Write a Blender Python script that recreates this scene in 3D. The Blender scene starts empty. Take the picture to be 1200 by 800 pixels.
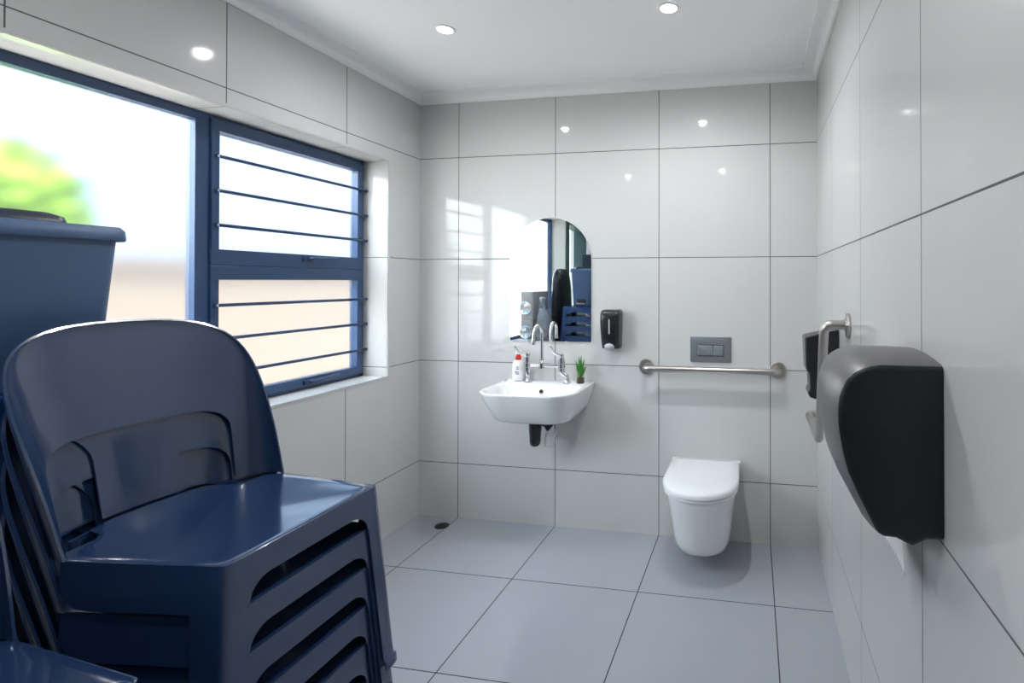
import bpy, bmesh, math, random
from mathutils import Vector, Matrix
C = bpy.context.scene.collection
PI = math.pi
R = math.radians
random.seed(7)

# ------------------------------------------------------------------ dimensions (metres)
W = 2.295            # room width: left wall x=0, right wall x=W, back wall y=0
ZC = 2.497           # ceiling
YF = -3.40           # front wall, behind the camera
TILE = 0.60
WIN_Y0, WIN_Y1, WIN_Z0, WIN_Z1 = -2.50, -0.275, 0.872, 2.050
DOOR_Y0, DOOR_Y1, DOOR_Z1 = -3.36, -2.575, 2.06

# ------------------------------------------------------------------ materials
def mat(name, col, rough=0.5, metal=0.0, **kw):
    m = bpy.data.materials.new(name); m.use_nodes = True
    b = m.node_tree.nodes['Principled BSDF']
    b.inputs['Base Color'].default_value = (*col, 1)
    b.inputs['Roughness'].default_value = rough
    b.inputs['Metallic'].default_value = metal
    for k, v in kw.items():
        b.inputs[k.replace('_', ' ')].default_value = v
    return m

def add_noise_bump(m, scale, strength, dist=0.002):
    nt = m.node_tree; b = nt.nodes['Principled BSDF']
    tc = nt.nodes.new('ShaderNodeTexCoord'); n = nt.nodes.new('ShaderNodeTexNoise')
    n.inputs['Scale'].default_value = scale
    bp = nt.nodes.new('ShaderNodeBump'); bp.inputs['Strength'].default_value = strength
    bp.inputs['Distance'].default_value = dist
    nt.links.new(tc.outputs['Object'], n.inputs['Vector'])
    nt.links.new(n.outputs['Fac'], bp.inputs['Height'])
    nt.links.new(bp.outputs['Normal'], b.inputs['Normal'])
    return m

def tile_mat(name, axes, offs, col, grout, gw, rough, tilt=0.004, spec=0.5):
    """Glossy square tiles with grout joints on two object axes; every tile is laid a touch out of level."""
    m = bpy.data.materials.new(name); m.use_nodes = True
    nt = m.node_tree; N = nt.nodes; L = nt.links; b = N['Principled BSDF']
    b.inputs['Specular IOR Level'].default_value = spec
    tc = N.new('ShaderNodeTexCoord'); sx = N.new('ShaderNodeSeparateXYZ')
    L.new(tc.outputs['Object'], sx.inputs[0])
    def M(op, a, bb=None):
        n = N.new('ShaderNodeMath'); n.operation = op
        for i, v in enumerate((a, bb)):
            if v is None: continue
            if isinstance(v, (int, float)): n.inputs[i].default_value = v
            else: L.new(v, n.inputs[i])
        return n.outputs[0]
    cells, masks = [], []
    for ax, off in zip(axes, offs):
        t = M('DIVIDE', M('SUBTRACT', sx.outputs[ax], off), TILE)
        cells.append(M('FLOOR', t))
        d = M('MULTIPLY', M('ABSOLUTE', M('SUBTRACT', t, M('ROUND', t))), TILE)
        masks.append(M('LESS_THAN', d, gw / 2))
    mask = M('MAXIMUM', masks[0], masks[1])
    cb = N.new('ShaderNodeCombineXYZ'); L.new(cells[0], cb.inputs[0]); L.new(cells[1], cb.inputs[1])
    wn = N.new('ShaderNodeTexWhiteNoise'); wn.noise_dimensions = '3D'; L.new(cb.outputs[0], wn.inputs['Vector'])
    # faint mottling and a slight shade difference from tile to tile
    no = N.new('ShaderNodeTexNoise'); no.inputs['Scale'].default_value = 5.0; no.inputs['Detail'].default_value = 3
    L.new(tc.outputs['Object'], no.inputs['Vector'])
    f = M('ADD', M('MULTIPLY', M('SUBTRACT', no.outputs['Fac'], 0.5), 0.05), M('MULTIPLY', M('SUBTRACT', wn.outputs['Value'], 0.5), 0.035))
    mx0 = N.new('ShaderNodeMix'); mx0.data_type = 'RGBA'; mx0.blend_type = 'MULTIPLY'; mx0.inputs['Factor'].default_value = 1
    mx0.inputs['A'].default_value = (*col, 1)
    g = M('ADD', f, 1.0); cc = N.new('ShaderNodeCombineColor')
    for i in range(3): L.new(g, cc.inputs[i])
    L.new(cc.outputs[0], mx0.inputs['B'])
    mx = N.new('ShaderNodeMix'); mx.data_type = 'RGBA'
    L.new(mask, mx.inputs['Factor']); L.new(mx0.outputs['Result'], mx.inputs['A'])
    mx.inputs['B'].default_value = (*grout, 1)
    L.new(mx.outputs['Result'], b.inputs['Base Color'])
    L.new(M('ADD', M('MULTIPLY', mask, 0.7), rough), b.inputs['Roughness'])
    geo = N.new('ShaderNodeNewGeometry')
    v1 = N.new('ShaderNodeVectorMath'); v1.operation = 'SUBTRACT'; L.new(wn.outputs['Color'], v1.inputs[0]); v1.inputs[1].default_value = (.5, .5, .5)
    v2 = N.new('ShaderNodeVectorMath'); v2.operation = 'SCALE'; L.new(v1.outputs[0], v2.inputs[0]); v2.inputs['Scale'].default_value = tilt
    v3 = N.new('ShaderNodeVectorMath'); v3.operation = 'ADD'; L.new(geo.outputs['Normal'], v3.inputs[0]); L.new(v2.outputs[0], v3.inputs[1])
    v4 = N.new('ShaderNodeVectorMath'); v4.operation = 'NORMALIZE'; L.new(v3.outputs[0], v4.inputs[0])
    bp = N.new('ShaderNodeBump'); bp.invert = True; bp.inputs['Strength'].default_value = 0.4; bp.inputs['Distance'].default_value = 0.001
    L.new(mask, bp.inputs['Height']); L.new(v4.outputs[0], bp.inputs['Normal'])
    L.new(bp.outputs['Normal'], b.inputs['Normal'])
    return m

TC = (0.59, 0.588, 0.578)
GR = (0.10, 0.10, 0.105)
M_back = tile_mat('tiles_back', (0, 2), (0.2551, 0.3204), TC, GR, 0.0042, 0.045, 0.004, 0.36)
M_left = tile_mat('tiles_left', (1, 2), (-0.576, 0.3204), TC, GR, 0.0042, 0.07)
M_right = tile_mat('tiles_right', (1, 2), (-0.5249, 0.3204), TC, GR, 0.0042, 0.09, 0.006)
M_floor = tile_mat('tiles_floor', (0, 1), (0.2551, -0.5391), (0.36, 0.375, 0.415), (0.03, 0.03, 0.035), 0.0045, 0.13)
M_plaster = add_noise_bump(mat('ceiling_paint', (0.90, 0.90, 0.90), 0.7), 60, 0.05)
M_cornice = mat('cornice_paint', (0.86, 0.86, 0.86), 0.55)
M_outwall = add_noise_bump(mat('peach_plaster', (0.25, 0.195, 0.15), 0.9), 40, 0.2)
M_gardenwall = add_noise_bump(mat('pale_peach_plaster', (0.66, 0.54, 0.45), 0.9), 40, 0.2)
M_pave = add_noise_bump(mat('paving', (0.66, 0.64, 0.61), 0.9), 30, 0.2)
M_frame = mat('window_aluminium', (0.022, 0.058, 0.140), 0.35)
M_bar = mat('bar_steel', (0.016, 0.038, 0.095), 0.35)
M_trim = mat('edge_trim', (0.52, 0.52, 0.52), 0.35)
M_ceramic = mat('ceramic', (0.80, 0.81, 0.82), 0.07, 0, Coat_Weight=0.5, Coat_Roughness=0.03)
M_lid = mat('seat_plastic', (0.80, 0.81, 0.83), 0.16)
M_chrome = mat('chrome', (0.86, 0.87, 0.89), 0.06, 1.0)
M_reflector = mat('lamp_reflector', (0.80, 0.83, 0.85), 0.28, 1.0)
M_steel = add_noise_bump(mat('brushed_steel', (0.50, 0.47, 0.45), 0.32, 1.0), 400, 0.05, 0.0005)
M_navy = mat('navy_plastic', (0.016, 0.038, 0.102), 0.16, 0, Specular_IOR_Level=0.6, Coat_Weight=0.6, Coat_Roughness=0.06)
add_noise_bump(M_navy, 7, 0.10, 0.004)
M_stool = mat('blue_plastic', (0.012, 0.045, 0.14), 0.25)
M_bin = mat('bin_plastic', (0.062, 0.118, 0.23), 0.42)
M_binlid = mat('bin_lid_plastic', (0.012, 0.020, 0.045), 0.35)
M_shaded_side = add_noise_bump(mat('dispenser_plastic_shaded', (0.006, 0.009, 0.013), 0.38), 500, 0.06, 0.0004)  # darker copy of the dispenser plastic for the side that gets little light
M_black = add_noise_bump(mat('black_plastic', (0.012, 0.013, 0.016), 0.30), 500, 0.06, 0.0004)
M_lit_face = add_noise_bump(mat('dispenser_plastic_lit', (0.115, 0.108, 0.112), 0.40), 500, 0.08, 0.0004)  # black plastic greyed, window light on the faces put into the colour
M_grey = mat('grey_plastic', (0.42, 0.43, 0.45), 0.3)
M_plate = mat('satin_plate', (0.25, 0.275, 0.30), 0.33, 0.5)
M_plate_b = mat('satin_button', (0.29, 0.32, 0.35), 0.25, 0.5)
M_mirror = mat('mirror_glass', (0.93, 0.95, 0.95), 0.0, 1.0)
M_mirror_edge = mat('mirror_edge', (0.65, 0.70, 0.70), 0.2)
M_white = mat('white_plastic', (0.82, 0.82, 0.82), 0.35)
M_red = mat('red_plastic', (0.62, 0.03, 0.02), 0.35)
M_print = mat('label_print', (0.16, 0.17, 0.20), 0.5)
M_paper = add_noise_bump(mat('paper', (0.82, 0.82, 0.80), 0.9), 200, 0.2)
M_leaf = mat('succulent', (0.05, 0.22, 0.04), 0.4)
M_tree = mat('foliage', (0.24, 0.42, 0.02), 0.7)
M_soil = add_noise_bump(mat('soil', (0.10, 0.06, 0.03), 0.9), 150, 0.6)
M_jar = mat('jar_glass', (0.9, 0.88, 0.80), 0.03, 0, Transmission_Weight=1.0)
M_green = mat('green_door_paint', (0.006, 0.16, 0.10), 0.45)
M_dgreen = mat('door_frame_paint', (0.02, 0.06, 0.06), 0.4)
M_bag = add_noise_bump(mat('black_bag_film', (0.010, 0.012, 0.016), 0.38), 10, 0.5, 0.02)
M_clear = add_noise_bump(mat('clear_film', (0.55, 0.62, 0.70), 0.15, 0, Transmission_Weight=0.75), 22, 1.0, 0.03)
M_lampgrey = mat('lamp_body', (0.33, 0.33, 0.34), 0.4)
M_dark = mat('dark_hole', (0.01, 0.01, 0.012), 0.5)
M_hose = mat('trap_pipe', (0.70, 0.71, 0.72), 0.35)

def frosted():
    """etched inner face: blurs what stands outside and scatters part of the daylight"""
    m = bpy.data.materials.new('frosted_glass'); m.use_nodes = True
    nt = m.node_tree; nt.nodes.remove(nt.nodes['Principled BSDF'])
    out = nt.nodes['Material Output']; n = nt.nodes.new
    rf = n('ShaderNodeBsdfRefraction'); rf.inputs['Roughness'].default_value = 0.34; rf.inputs['IOR'].default_value = 1.30
    tl = n('ShaderNodeBsdfTranslucent'); tl.inputs['Color'].default_value = (0.95, 0.97, 1, 1)
    m1 = n('ShaderNodeMixShader'); m1.inputs[0].default_value = 0.03
    gl = n('ShaderNodeBsdfGlossy'); gl.inputs['Roughness'].default_value = 0.25
    m2 = n('ShaderNodeMixShader'); m2.inputs[0].default_value = 0.05
    L = nt.links.new
    L(rf.outputs[0], m1.inputs[1]); L(tl.outputs[0], m1.inputs[2]); L(m1.outputs[0], m2.inputs[1]); L(gl.outputs[0], m2.inputs[2])
    L(m2.outputs[0], out.inputs['Surface'])
    return m
def clearglass():
    m = bpy.data.materials.new('clear_glass'); m.use_nodes = True
    nt = m.node_tree; nt.nodes.remove(nt.nodes['Principled BSDF'])
    t = nt.nodes.new('ShaderNodeBsdfTransparent'); t.inputs['Color'].default_value = (.96, .985, .98, 1)
    nt.links.new(t.outputs[0], nt.nodes['Material Output'].inputs['Surface'])
    return m
M_clearglass = clearglass()
def pane(x0, x1, y0, y1, z0, z1):
    o = MB().box((x0, y0, z0), (x1, y1, z1)).obj('pane', M_clearglass, smooth=False)
    o.data.materials.append(M_frost)
    for p in o.data.polygons:
        if p.normal.x > .5: p.material_index = 1
    return o
M_frost = frosted()

def emit(name, col, s):
    m = bpy.data.materials.new(name); m.use_nodes = True
    b = m.node_tree.nodes['Principled BSDF']
    b.inputs['Emission Color'].default_value = (*col, 1); b.inputs['Emission Strength'].default_value = s
    return m
M_led = emit('led_lens', (0.90, 0.96, 1.0), 45)

# ------------------------------------------------------------------ mesh helpers
def thicken(me, t, name):
    """give an open shell its thickness, inwards (down for a seat), with a closed rim"""
    tot = 0.0
    for p in me.polygons:
        c = p.center; d = Vector((0, 0, 1)) if name == 'seat' else Vector((c.x, c.y, (c.z - .3) * .3))
        tot += p.area * p.normal.dot(d)
    bm = bmesh.new(); bm.from_mesh(me)
    if tot < 0: bmesh.ops.reverse_faces(bm, faces=bm.faces)
    bm.normal_update(); bm.verts.ensure_lookup_table()
    nv = {v: bm.verts.new(v.co - v.normal * t) for v in list(bm.verts)}
    faces = list(bm.faces); rim = [(l.vert, l.link_loop_next.vert) for f in faces for l in f.loops if len(l.edge.link_faces) == 1]
    for f in faces: bm.faces.new([nv[v] for v in reversed(f.verts)])
    for a, b in rim: bm.faces.new([b, a, nv[a], nv[b]])
    bm.to_mesh(me); bm.free()

def link(name, verts, faces, m, parent=None, smooth=True, angle=35, bevel=0, solid=0, solid_off=-1, subsurf=0, segs=2):
    me = bpy.data.meshes.new(name)
    me.from_pydata([tuple(v) for v in verts], [], faces)
    bm = bmesh.new(); bm.from_mesh(me)
    bmesh.ops.remove_doubles(bm, verts=bm.verts, dist=1e-6)
    bmesh.ops.recalc_face_normals(bm, faces=bm.faces)
    bm.to_mesh(me); bm.free()
    if solid: thicken(me, solid, name)
    if smooth:
        me.polygons.foreach_set('use_smooth', [True] * len(me.polygons))
        me.set_sharp_from_angle(angle=R(angle))
    if m: me.materials.append(m)
    o = bpy.data.objects.new(name, me); C.objects.link(o)
    if bevel:
        b = o.modifiers.new('bevel', 'BEVEL'); b.width = bevel; b.segments = segs; b.limit_method = 'ANGLE'; b.angle_limit = R(40)
        b.harden_normals = False
    if subsurf:
        s = o.modifiers.new('sub', 'SUBSURF'); s.levels = subsurf; s.render_levels = subsurf
    if parent: o.parent = parent
    return o

class MB:
    """collects pieces of one mesh"""
    def __init__(s): s.v = []; s.f = []
    def add(s, v, f):
        n = len(s.v); s.v += [tuple(p) for p in v]; s.f += [tuple(i + n for i in q) for q in f]; return s
    def box(s, a, b):
        (x0, y0, z0), (x1, y1, z1) = a, b
        v = [(x0, y0, z0), (x1, y0, z0), (x1, y1, z0), (x0, y1, z0), (x0, y0, z1), (x1, y0, z1), (x1, y1, z1), (x0, y1, z1)]
        return s.add(v, [(0, 3, 2, 1), (4, 5, 6, 7), (0, 1, 5, 4), (1, 2, 6, 5), (2, 3, 7, 6), (3, 0, 4, 7)])
    def loft(s, rings, caps=(True, True), closed=True):
        n = len(rings[0]); v = [p for r in rings for p in r]; f = []
        for i in range(len(rings) - 1):
            for j in range(n if closed else n - 1):
                k = (j + 1) % n
                f.append((i * n + j, i * n + k, (i + 1) * n + k, (i + 1) * n + j))
        if caps[0]: f.append(tuple(range(n - 1, -1, -1)))
        if caps[1]: f.append(tuple((len(rings) - 1) * n + j for j in range(n)))
        return s.add(v, f)
    def tube(s, path, r, seg=14, caps=(True, True)):
        P = [Vector(p) for p in path]; rr = r if isinstance(r, (list, tuple)) else [r] * len(P)
        rings = []; prev = None
        for i, p in enumerate(P):
            t = (P[min(i + 1, len(P) - 1)] - P[max(i - 1, 0)]).normalized()
            if prev is None:
                a = Vector((0, 0, 1)) if abs(t.z) < 0.9 else Vector((1, 0, 0))
                nn = (a - t * a.dot(t)).normalized()
            else:
                nn = (prev - t * prev.dot(t)).normalized()
            prev = nn; bb = t.cross(nn)
            rings.append([p + nn * (rr[i] * math.cos(2 * PI * k / seg)) + bb * (rr[i] * math.sin(2 * PI * k / seg)) for k in range(seg)])
        return s.loft(rings, caps)
    def lathe(s, prof, origin, axis=(0, 0, 1), seg=32, caps=(True, True)):
        ax = Vector(axis).normalized(); a = Vector((1, 0, 0)) if abs(ax.x) < 0.9 else Vector((0, 1, 0))
        u = (a - ax * a.dot(ax)).normalized(); w = ax.cross(u); o = Vector(origin)
        rings = [[o + ax * h + u * (r * math.cos(2 * PI * k / seg)) + w * (r * math.sin(2 * PI * k / seg)) for k in range(seg)] for r, h in prof]
        return s.loft(rings, caps)
    def prism(s, poly, fn, t0, t1):
        """poly in 2-D, fn(a, b, t) -> 3-D, from t0 to t1"""
        return s.loft([[fn(a, b, t) for a, b in poly] for t in (t0, t1)])
    def obj(s, name, m, parent=None, **k): return link(name, s.v, s.f, m, parent, **k)

def rrect(x0, x1, y0, y1, r, n=6):
    """rounded rectangle; r = one radius or four (x0y0, x1y0, x1y1, x0y1)"""
    rs = r if isinstance(r, (list, tuple)) else [r] * 4
    out = []
    for (cx, cy, a0, q) in ((x0 + rs[0], y0 + rs[0], 180, rs[0]), (x1 - rs[1], y0 + rs[1], 270, rs[1]), (x1 - rs[2], y1 - rs[2], 0, rs[2]), (x0 + rs[3], y1 - rs[3], 90, rs[3])):
        for k in range(n + 1):
            a = R(a0 + 90 * k / n); out.append((cx + q * math.cos(a), cy + q * math.sin(a)))
    return out

def fillet(pts, r, n=8):
    P = [Vector(p) for p in pts]; out = [P[0]]
    rr = r if isinstance(r, (list, tuple)) else [r] * (len(P) - 2)
    for i in range(1, len(P) - 1):
        a = (P[i - 1] - P[i]); b = (P[i + 1] - P[i]); d = min(rr[i - 1], a.length * .49, b.length * .49)
        p0 = P[i] + a.normalized() * d; p2 = P[i] + b.normalized() * d
        for k in range(n + 1):
            t = k / n; out.append(p0 * (1 - t) ** 2 + P[i] * 2 * t * (1 - t) + p2 * t * t)
    out.append(P[-1]); return out

def thing(name, label, cat, loc=(0, 0, 0), rotz=0, group=None):
    o = bpy.data.objects.new(name, None); C.objects.link(o)
    o.empty_display_size = 0.05
    o.location = loc; o.rotation_euler = (0, 0, rotz)
    return tag(o, label, cat, group)

def tag(o, label, cat, group=None):
    o['label'] = label; o['category'] = cat
    if group: o['group'] = group
    return o

def struct(o):
    o['kind'] = 'structure'; return o

def at_world(o, parent):
    """part meshes are written in world coordinates; keep them there under a parent with an offset"""
    o.parent = parent
    o.matrix_parent_inverse = Matrix.LocRotScale(parent.location, parent.rotation_euler, None).inverted()
    return o

# ------------------------------------------------------------------ room shell
struct(MB().box((-0.05, YF - 0.2, -0.12), (W + 0.2, 0.2, 0)).obj('floor', M_floor, smooth=False))
struct(MB().box((-0.30, YF - 0.2, ZC), (W + 0.2, 0.2, ZC + 0.2)).obj('ceiling', M_plaster, smooth=False))
struct(MB().box((-0.25, 0, -0.12), (W + 0.2, 0.2, ZC)).obj('wall_back', M_back, smooth=False))
struct(MB().box((W, YF, -0.12), (W + 0.2, 0, ZC)).obj('wall_right', M_right, smooth=False))
struct(MB().box((-0.25, YF - 0.2, -0.12), (W + 0.2, YF, ZC)).obj('wall_front', M_outwall, smooth=False))
wl = MB()
wl.box((-0.25, WIN_Y1, -0.12), (0, 0, ZC))
wl.box((-0.25, WIN_Y0, WIN_Z1), (0, WIN_Y1, ZC))
wl.box((-0.25, WIN_Y0, -0.12), (0, WIN_Y1, WIN_Z0))
wl.box((-0.25, DOOR_Y1, -0.12), (0, WIN_Y0, ZC))
wl.box((-0.25, DOOR_Y0, DOOR_Z1), (0, DOOR_Y1, ZC))
wl.box((-0.25, YF, -0.12), (0, DOOR_Y0, ZC))
struct(wl.obj('wall_left', M_left, smooth=False))

# cove cornice, one mitred run round the room
prof = [(0.0, 2.444), (0.010, 2.444), (0.012, 2.449)]
for k in range(7):
    a = k / 6 * PI / 2
    prof.append((0.014 + 0.058 * (1 - math.cos(a)), 2.449 + 0.036 * math.sin(a)))
prof += [(0.078, 2.486), (0.080, ZC), (0.0, ZC)]
struct(MB().loft([[(d, YF + d, z), (W - d, YF + d, z), (W - d, -d, z), (d, -d, z)] for d, z in prof], (False, False)).obj('trim_1', M_cornice, angle=50))

# thin metal edge trim round the window opening
tr = MB(); e = 0.011; p = 0.0035
tr.box((-0.004, WIN_Y0 - e, WIN_Z1), (p, WIN_Y1 + e, WIN_Z1 + e))
tr.box((-0.004, WIN_Y0 - e, WIN_Z0 - e), (p, WIN_Y1 + e, WIN_Z0))
tr.box((-0.004, WIN_Y0 - e, WIN_Z0), (p, WIN_Y0, WIN_Z1))
tr.box((-0.004, WIN_Y1, WIN_Z0), (p, WIN_Y1 + e, WIN_Z1))
struct(tr.obj('trim_2', M_trim, smooth=False, bevel=0.001))

# ------------------------------------------------------------------ window
XF0, XF1 = -0.200, -0.150          # frame depth
win = bpy.data.objects.new('window_1', None); C.objects.link(win); win.location = (-0.17, -1.4, WIN_Z0); struct(win)
def wpart(o): return at_world(o, win)
f = MB()
y0, y1, z0, z1 = WIN_Y0 + .001, WIN_Y1 - .003, WIN_Z0 + .001, WIN_Z1 - .001
FW = 0.034
f.box((XF0, y0, z1 - FW), (XF1, y1, z1)); f.box((XF0, y0, z0), (XF1, y1, z0 + FW * .8))
f.box((XF0, y0, z0), (XF1, y0 + FW, z1)); f.box((XF0, y1 - FW * .7, z0), (XF1, y1, z1))
wpart(f.obj('window_frame', M_frame, bevel=0.002))
wpart(MB().box((XF0, -1.168, z0 + .02), (XF1 + .001, -1.112, z1 - .02)).obj('mullion', M_frame, bevel=0.002))
def sash(za, zb, gz0, gz1):
    ya, yb, ga, gb = -1.114, y1 - .018, -1.082, -0.333
    q = MB(); xa, xb = XF0 + .004, XF1 + .012
    q.box((xa, ya, gz1), (xb, yb, zb)); q.box((xa, ya, za), (xb, yb, gz0))
    q.box((xa, ya, gz0), (xb, ga, gz1)); q.box((xa, gb, gz0), (xb, yb, gz1))
    s = wpart(q.obj('sash', M_frame, bevel=0.003))
    g = pane(-.181, -.175, ga - .004, gb + .004, gz0 - .004, gz1 + .004)
    g.parent = s
    return s
# sashes carry their pane; both are written in world coordinates
sash(1.452, z1 - .012, 1.513, 1.990)
sash(z0 + .014, 1.452, 0.926, 1.396)
wpart(pane(-.181, -.175, y0 + FW - .004, -1.164, z0 + FW * .8 - .004, z1 - FW + .004))
for z in (1.886, 1.749, 1.612, 1.292, 1.158, 1.018):
    b = MB(); xb = -0.128
    b.tube([(xb, -1.098, z), (xb, y1 + .001, z)], 0.0072, 12)
    b.box((-.139, -1.103, z - .007), (xb + .004, -1.094, z + .007)); b.box((-.139, y1 - .012, z - .006), (xb + .004, y1 - .004, z + .006))
    bo = wpart(b.obj('burglar_bar', M_bar))
    st = MB().lathe([(0.0, 0), (0.0055, 0), (0.0055, .003), (0, .004)], (xb + .003, -1.098, z), (1, 0, 0), 10, (False, False)).obj('bar_screw', M_trim)
    st.parent = bo
for zz, yy in ((1.492, -0.66), (0.905, -0.65)):
    h = MB()
    h.box((-.139, yy - .03, zz - .010), (-.128, yy + .03, zz + .012))
    h.tube(fillet([(-.128, yy, zz), (-.108, yy, zz + .006), (-.105, yy + .16, zz + .012)], .012), [.007] * 10 + [.004], 8)
    wpart(h.obj('stay_handle', M_bar, bevel=.002))

# open side door behind the camera: frame in the left wall, leaf folded back against the front wall
dr = bpy.data.objects.new('door_1', None); C.objects.link(dr); dr.location = (0, DOOR_Y0, 0); struct(dr)
q = MB()
q.box((-.20, DOOR_Y1 - .002, 0), (.022, DOOR_Y1 + .062, DOOR_Z1 + .05)); q.box((-.20, DOOR_Y0, DOOR_Z1 - .05), (.022, DOOR_Y1, DOOR_Z1 + .05))
q.box((-.20, DOOR_Y0 - .03, 0), (-.05, DOOR_Y0 + .02, DOOR_Z1))
at_world(q.obj('door_frame', M_dgreen, bevel=.003), dr)
q = MB().box((.03, YF + .012, .01), (.86, YF + .052, 2.03))
lf = at_world(q.obj('door_leaf', M_green, bevel=.003), dr)
q = MB().box((.09, YF + .05, .12), (.80, YF + .056, .95)).box((.09, YF + .05, 1.05), (.80, YF + .056, 1.93))
at_world(q.obj('door_panel', M_green, bevel=.003), dr)
q = MB(); q.lathe([(.026, 0), (.026, .008), (.010, .010), (.010, .04), (0, .04)], (.78, YF + .052, 1.0), (0, 1, 0), 16)
q.tube([(.78, YF + .09, 1.0), (.66, YF + .09, 1.0)], .009, 10)
at_world(q.obj('door_handle', M_steel), dr)

# ------------------------------------------------------------------ outdoors beyond the frosted panes
tag(MB().box((-14, -16, -0.30), (-0.25, 6, -0.14)).obj('paved_yard', M_pave, smooth=False), 'pale paved yard outside the window', 'paving')['kind'] = 'structure'
q = MB().box((-2.80, -3.0, -.14), (-2.60, 8, 1.53)).box((-2.83, -3.0, 1.53), (-2.57, 8, 1.57))
tag(q.obj('boundary_wall', M_outwall, bevel=.004), 'peach boundary wall seen blurred through the lower panes', 'wall')['kind'] = 'structure'
q = MB().box((-1.38, -13, -.14), (-1.20, -3.05, 2.27))
tag(q.obj('garden_wall', M_gardenwall, bevel=.004), 'tall peach wall seen in the mirror through the side doorway', 'wall')['kind'] = 'structure'
tree = thing('garden_shrub', 'lime green leafy shrub blurred behind the left frosted pane', 'shrub', (-1.25, -1.27, -.14))
tk = MB()
for a, b, c in ((0, 0, 1.1), (.10, .16, 1.5), (-.08, -.2, 1.6)):
    tk.tube([(0, 0, 0), (a * .3, b * .3, c * .5), (a, b, c)], [.022, .016, .006], 8)
tk.obj('stem', mat('bark', (.15, .10, .06), .9), tree)
lv = MB(); rnd = random.Random(3)
for k in range(900):
    u = rnd.random(); th = rnd.random() * 2 * PI; ph = math.acos(2 * rnd.random() - 1); rad = u ** .4
    c = Vector((.22 * rad * math.sin(ph) * math.cos(th), .30 * rad * math.sin(ph) * math.sin(th), 1.80 + .30 * rad * math.cos(ph)))
    d = Vector((rnd.gauss(0, 1), rnd.gauss(0, 1), rnd.gauss(0, 1))).normalized(); e1 = d.orthogonal().normalized(); e2 = d.cross(e1)
    s1, s2 = .045, .022
    lv.add([c - e1 * s1, c + e2 * s2 + d * .006, c + e1 * s1, c - e2 * s2 + d * .006], [(0, 1, 2, 3)])
lv.obj('foliage', M_tree, tree, smooth=False)

# ------------------------------------------------------------------ ceiling downlights
DL = [(0.635, -0.75, 'round recessed ceiling downlight nearest the window corner'),
      (1.630, -0.76, 'round recessed ceiling downlight above the toilet side'),
      (0.680, -2.48, 'round recessed ceiling downlight behind the camera on the window side'),
      (1.670, -2.38, 'round recessed ceiling downlight behind the camera on the right side')]
for x, y, lab in DL:
    t = thing('ceiling_downlight', lab, 'light', (x, y, ZC), 0, 'recessed ceiling downlights')
    MB().lathe([(.030, -.001), (.043, -.0015), (.045, -.004), (.043, -.007), (.033, -.008), (.030, -.004), (.030, -.001)], (0, 0, 0), (0, 0, 1), 32, (False, False)).obj('rim', M_cornice, t)
    MB().lathe([(.0305, -.002), (.0305, -.0035), (.018, -.0055), (0, -.006)], (0, 0, 0), (0, 0, 1), 32, (True, False)).obj('lens', M_led, t)
    L = bpy.data.lights.new('downlight_beam', 'SPOT'); L.energy = (19 if x > 1 else 9) if y > -1.5 else 6; L.spot_size = R(174); L.spot_blend = 0.75
    L.color = (0.95, 0.98, 1.0); L.shadow_soft_size = 0.016
    lo = bpy.data.objects.new('downlight_beam', L); C.objects.link(lo); lo.location = (0, 0, -.012); lo.parent = t

# ------------------------------------------------------------------ plastic chairs
SP = 0.070   # outward splay of legs and skirts
SZ = 0.44
HF, FX = 0.188, 0.222      # front half width, front x
JX, JY = -0.085, 0.2215    # where the backrest meets the seat side
def front_pt(u, z):
    d = SP * (SZ - z); return Vector((FX + d, u + (u / HF) * d, z))
def side_pt(t, z, s):
    d = SP * (SZ - z); return Vector((FX + (JX - FX) * t + d * (1 - t), s * (HF + (JY - HF) * t + d), z))
def back_surf(s, h):
    hw = JY + .002 + .075 * h; xs = JX - .30 * h; xc = -.208 - .170 * h
    a = s * PI / 2
    return Vector((xs - (xs - xc) * abs(math.cos(a)) ** .9, hw * math.copysign(abs(math.sin(a)) ** .9, s), SZ + h))

def chair_seat_mb():
    m = MB()
    # outline of the top, front edge first, with cut rear corners
    half = [(FX, 0), (FX, HF * .5), (FX, HF - .018), (FX - .005, HF - .006), (FX - .018, HF + .001), (.12, HF + (JY - HF) * .33), (.02, HF + (JY - HF) * .66),
            (JX, JY - .001), (JX - .018, JY - .006), (JX - .030, JY - .022), (JX - .040, .15), (JX - .055, .128), (JX - .085, .122), (JX - .098, .118), (JX - .106, .100), (JX - .117, .06), (JX - .120, 0)]
    ring = half + [(x, -y) for x, y in reversed(half[1:-1])]
    n = len(ring)
    def dish(x, y):
        return -.010 * max(0, 1 - (x - .02) ** 2 / .04) * max(0, 1 - y * y / .04)
    rings = []
    for k in (1.0, .985, .9, .7, .45, .2):
        rings.append([(.03 + (x - .03) * k, y * k, SZ + (-.002 if k == 1.0 else 0) + (dish(.03 + (x - .03) * k, y * k) if k < .95 else 0)) for x, y in ring])
    v = [p for r in rings for p in r]; f = []
    for i in range(len(rings) - 1):
        for j in range(n):
            k = (j + 1) % n; f.append((i * n + j, i * n + k, (i + 1) * n + k, (i + 1) * n + j))
    f.append(tuple((len(rings) - 1) * n + j for j in range(n)))
    m.add(v, f)
    return m
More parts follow.
